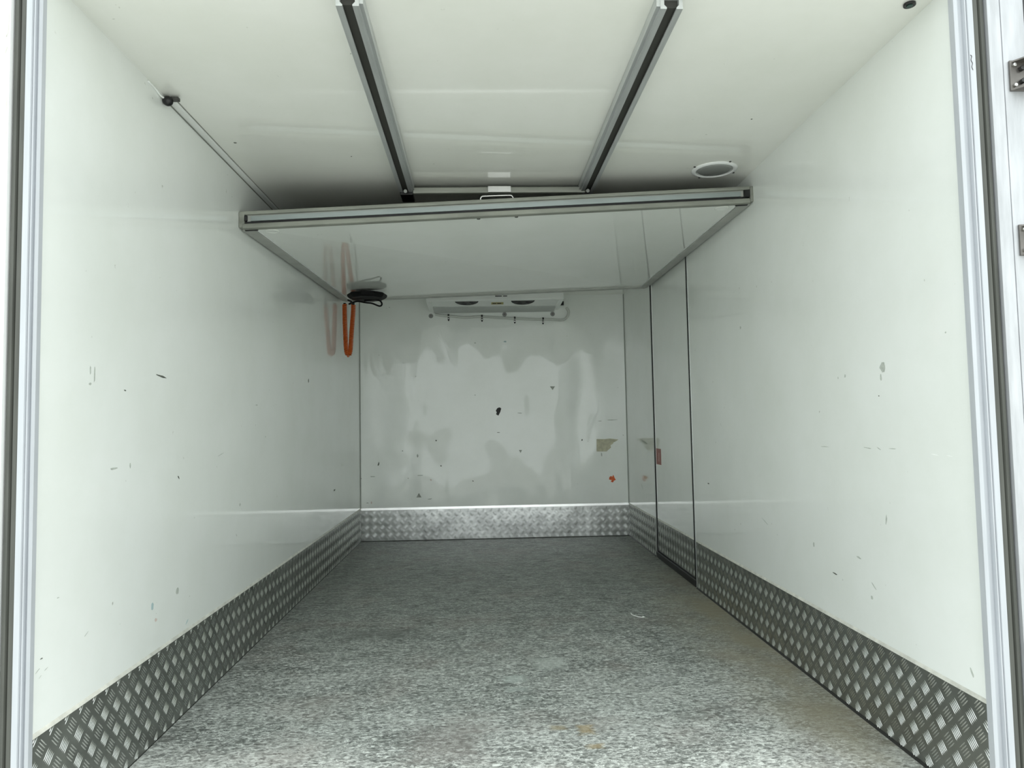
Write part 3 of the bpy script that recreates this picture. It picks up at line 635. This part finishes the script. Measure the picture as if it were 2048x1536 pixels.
for fx in (-.172, .264):
    fc = Vector((fx, fy, pz(fy)))
    bm = bmesh.new(); cyl(bm, fc, axn, .092, .002, 36); fo = obj('fan', bm, M_black, ev)
    bm = bmesh.new(); lathe(bm, fc, axn, [(.092, 0), (.098, 0), (.098, .006), (.092, .006)], 36, closed=True); obj('fan_ring', bm, M_evap, fo)
    bm = bmesh.new(); cyl(bm, fc, axn, .025, .008, 20); obj('fan_hub', bm, M_blackp, fo)
    bm = bmesh.new(); ty = axn.cross(Vector((1, 0, 0)))
    for k in range(5):
        a = 2 * PI * k / 5
        v = [bm.verts.new(fc + Vector((1, 0, 0)) * r * math.cos(a + o_) + ty * r * math.sin(a + o_) + axn * (.003 + z)) for r, o_, z in ((.023, -.25, .0), (.085, -.35, .001), (.086, .30, .003), (.023, .35, .003))]
        bm.faces.new(v)
    obj('fan_blades', bm, M_blackp, fo)
bm = bmesh.new(); lb = lambda y, d: pz(y) - d
hexa(bm, [(.020, 3.925, lb(3.925, .0015)), (.115, 3.925, lb(3.925, .0015)), (.115, 3.965, lb(3.965, .0015)), (.020, 3.965, lb(3.965, .0015)), (.020, 3.925, lb(3.925, .0)), (.115, 3.925, lb(3.925, .0)), (.115, 3.965, lb(3.965, .0)), (.020, 3.965, lb(3.965, .0))])
rl = obj('rating_label', bm, M_label, ev)
bm = bmesh.new()
for x0, x1 in ((.030, .058), (.066, .098)):
    hexa(bm, [(x0, 3.935, lb(3.935, .0022)), (x1, 3.935, lb(3.935, .0022)), (x1, 3.95, lb(3.95, .0022)), (x0, 3.95, lb(3.95, .0022)), (x0, 3.935, lb(3.935, .0014)), (x1, 3.935, lb(3.935, .0014)), (x1, 3.95, lb(3.95, .0014)), (x0, 3.95, lb(3.95, .0014))])
obj('label_print', bm, M_ink, rl)
bm = bmesh.new()
box(bm, WW, (.045, yf - .0012, 1.868), (.095, yf + .0045, 1.874)); box(bm, WW, (.105, yf - .0012, 1.868), (.135, yf + .0045, 1.874)); obj('nameplate', bm, M_ink, ev)
bm = bmesh.new()
hexa(bm, [(xl + .036, 4.0, pz(4.0) - .004), (xr - .036, 4.0, pz(4.0) - .004), (xr - .036, yb - .012, 1.813), (xl + .036, yb - .012, 1.811), (xl + .036, 4.0, pz(4.0)), (xr - .036, 4.0, pz(4.0)), (xr - .036, yb - .012, pz(yb)), (xl + .036, yb - .012, pz(yb))])
obj('drip_tray', bm, M_evapg, ev, bevel=.002)
obj('connector', bbox(WW, (.566, 4.03, 1.850), (.600, 4.06, 1.880)), M_blackp, ev)

# white cable clipped below the unit, clips and bolt heads
cz = [(.612, 1.806), (.64, 1.801), (.686, 1.795), (.757, 1.788), (.851, 1.779), (.978, 1.784), (1.112, 1.774), (1.27, 1.764), (1.413, 1.756), (1.548, 1.754), (1.635, 1.748), (1.676, 1.772), (1.690, 1.814), (1.672, 1.850)]
bm = bmesh.new(); tube(bm, [WB.p(s, .011, z - .004) for s, z in [tuple(v)[:2] for v in spline([(a, b_, 0) for a, b_ in cz], 8)]], .0105, 10)
o = obj('drain_hose', bm, mat('white_hose', (.62, .64, .60), .4), smooth=True); tag(o, 'thin off-white hose running along the back wall below the cooling unit', 'hose'); settle(o, WB.p(1.1, .0, 1.78))
CL = [(.717, 1.793, 'leftmost'), (.987, 1.783, 'second from left'), (1.252, 1.765, 'third from left'), (1.481, 1.755, 'rightmost')]
cl0 = None
for s, z, w in CL:
    lab = w + ' of the small black clips under the white hose, back wall'
    p0 = WB.p(s, 0, z)
    if cl0 is None:
        cl0 = thing('hose_clip', lab, 'clip', p0, 'black clips under the cooling unit')
        bm = bmesh.new(); pts_ = [WB.p(s + .0, .0115 + .0112 * math.cos(a), z + .0112 * math.sin(a)) for a in [k * PI / 8 for k in range(-5, 9)]]
        box(bm, WB, (s - .007, .0, z - .036), (s + .007, .0025, z - .004))
        for i in range(len(pts_) - 1):
            q = []
            for pp in (pts_[i], pts_[i + 1]):
                d = (pp - WB.p(s, .0115, z)).normalized()
                q.append((pp - d * .0012, pp + d * .0008))
            e = WB.e * .007
            hexa(bm, [q[0][0] - e, q[0][0] + e, q[1][0] + e, q[1][0] - e, q[0][1] - e, q[0][1] + e, q[1][1] + e, q[1][1] - e])
        obj('strap', bm, M_blackp, cl0)
        bm = bmesh.new(); cyl(bm, WB.p(s, .0025, z - .025), WB.n, .0052, .004, 10); obj('screw', bm, M_zinc, cl0)
        bm = bmesh.new(); cyl(bm, WB.p(s, .0, z - .038), WB.n, .006, .004, 10); obj('strap_tip', bm, M_blackp, cl0)
    else: copy_tree(cl0, p0 - cl0.location, lab)
bt0 = None
for s, z, w in ((.575, 1.792, 'left'), (1.170, 1.797, 'middle'), (1.560, 1.795, 'right')):
    lab = w + ' of the three round grey bolt heads on the back wall under the cooling unit'; p0 = WB.p(s, 0, z)
    if bt0 is None:
        bt0 = thing('wall_bolt', lab, 'bolt', p0, 'bolt heads under the cooling unit')
        bm = bmesh.new(); cyl(bm, WB.p(s, 0, z), WB.n, .0185, .003, 24); obj('washer', bm, mat('dull_zinc', (.22, .23, .22), .4, .7), bt0, bevel=.0008)
        bm = bmesh.new(); cyl(bm, WB.p(s, .003, z), WB.n, .010, .008, 6); obj('bolt_head', bm, M_steel, bt0, bevel=.0008)
    else: copy_tree(bt0, p0 - bt0.location, lab)

# ------------------------------------------------------------------ small fittings on the ceiling
lp = thing('ceiling_lamp', 'round recessed ceiling lamp, unlit, near the right wall above the raised door', 'lamp', (.897, 1.262, ceil_z(1.262)))
c = Vector((.897, 1.262, ceil_z(1.262)))
bm = bmesh.new(); lathe(bm, c, (0, 0, -1), [(.074, 0), (.093, 0), (.092, .003), (.080, .007), (.075, .006)], 48, closed=True); obj('bezel', bm, M_white, lp, smooth=True)
bm = bmesh.new(); lathe(bm, c, (0, 0, -1), [(.0745, 0), (.0745, .003), (.060, .0065), (.03, .0085), (.001, .009)], 48); obj('lens', bm, M_lens, lp, smooth=True)
bm = bmesh.new(); cyl(bm, c + Vector((0, 0, .001)), (0, 0, -1), .0775, .004, 40); obj('lens_seal', bm, M_black, lp)
for k in range(4):
    a = PI / 2 * k + .35; q = c + Vector((.0985 * math.cos(a), .0985 * math.sin(a), 0))
    bm = bmesh.new(); cyl(bm, q, (0, 0, -1), .0045, .003, 10); obj('screw', bm, M_dkbolt, lp)
kn = thing('ball_fitting', 'small shiny black ball fitting where the left wall meets the ceiling', 'fitting', (-1.035, .600, 1.925))
bm = bmesh.new(); bmesh.ops.create_uvsphere(bm, u_segments=24, v_segments=14, radius=.0155); bmesh.ops.translate(bm, verts=bm.verts[:], vec=(-1.0335, .603, 1.9175)); obj('ball', bm, M_blackp, kn, smooth=True)
obj('mounting_arm', bbox(WW, (-1.030, .604, 1.9215), (-1.003, .622, 1.9335)), mat('dark_grey_plastic', (.06, .06, .055), .5), kn, bevel=.003)
bm = bmesh.new(); tube(bm, spline([(-1.047, .50, 1.930), (-1.046, .55, 1.928), (-1.044, .575, 1.922), (-1.040, .595, 1.922)], 5), .0028, 7); obj('wire', bm, M_evap, kn, smooth=True)
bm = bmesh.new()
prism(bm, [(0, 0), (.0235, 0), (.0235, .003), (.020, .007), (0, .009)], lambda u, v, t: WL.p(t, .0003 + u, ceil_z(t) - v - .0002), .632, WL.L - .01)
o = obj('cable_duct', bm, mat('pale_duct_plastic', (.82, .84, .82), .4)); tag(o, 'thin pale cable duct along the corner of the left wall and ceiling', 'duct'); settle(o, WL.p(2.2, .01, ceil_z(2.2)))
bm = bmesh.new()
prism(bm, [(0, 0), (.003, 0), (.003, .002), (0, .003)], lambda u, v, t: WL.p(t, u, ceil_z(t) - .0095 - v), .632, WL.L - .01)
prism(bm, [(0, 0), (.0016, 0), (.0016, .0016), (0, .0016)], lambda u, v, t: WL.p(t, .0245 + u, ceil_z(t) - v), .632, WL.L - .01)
obj('shadow_line', bm, mat('painted_duct_shadow', (.22, .23, .20), .8), bpy.data.objects['cable_duct'])  # dark strips painting the shadow lines along both duct edges
cp = thing('ceiling_plug', 'small dark green-black round plug in the ceiling by the right front corner', 'plug', (1.001, .090, ceil_z(.09)))
bm = bmesh.new(); cyl(bm, (1.001, .090, ceil_z(.09)), (0, 0, -1), .0145, .006, 20); obj('rim', bm, M_blackp, cp, bevel=.001)
bm = bmesh.new(); cyl(bm, (1.001, .090, ceil_z(.09) - .006), (0, 0, -1), .0085, .002, 6); obj('centre', bm, M_green, cp, bevel=.0006)
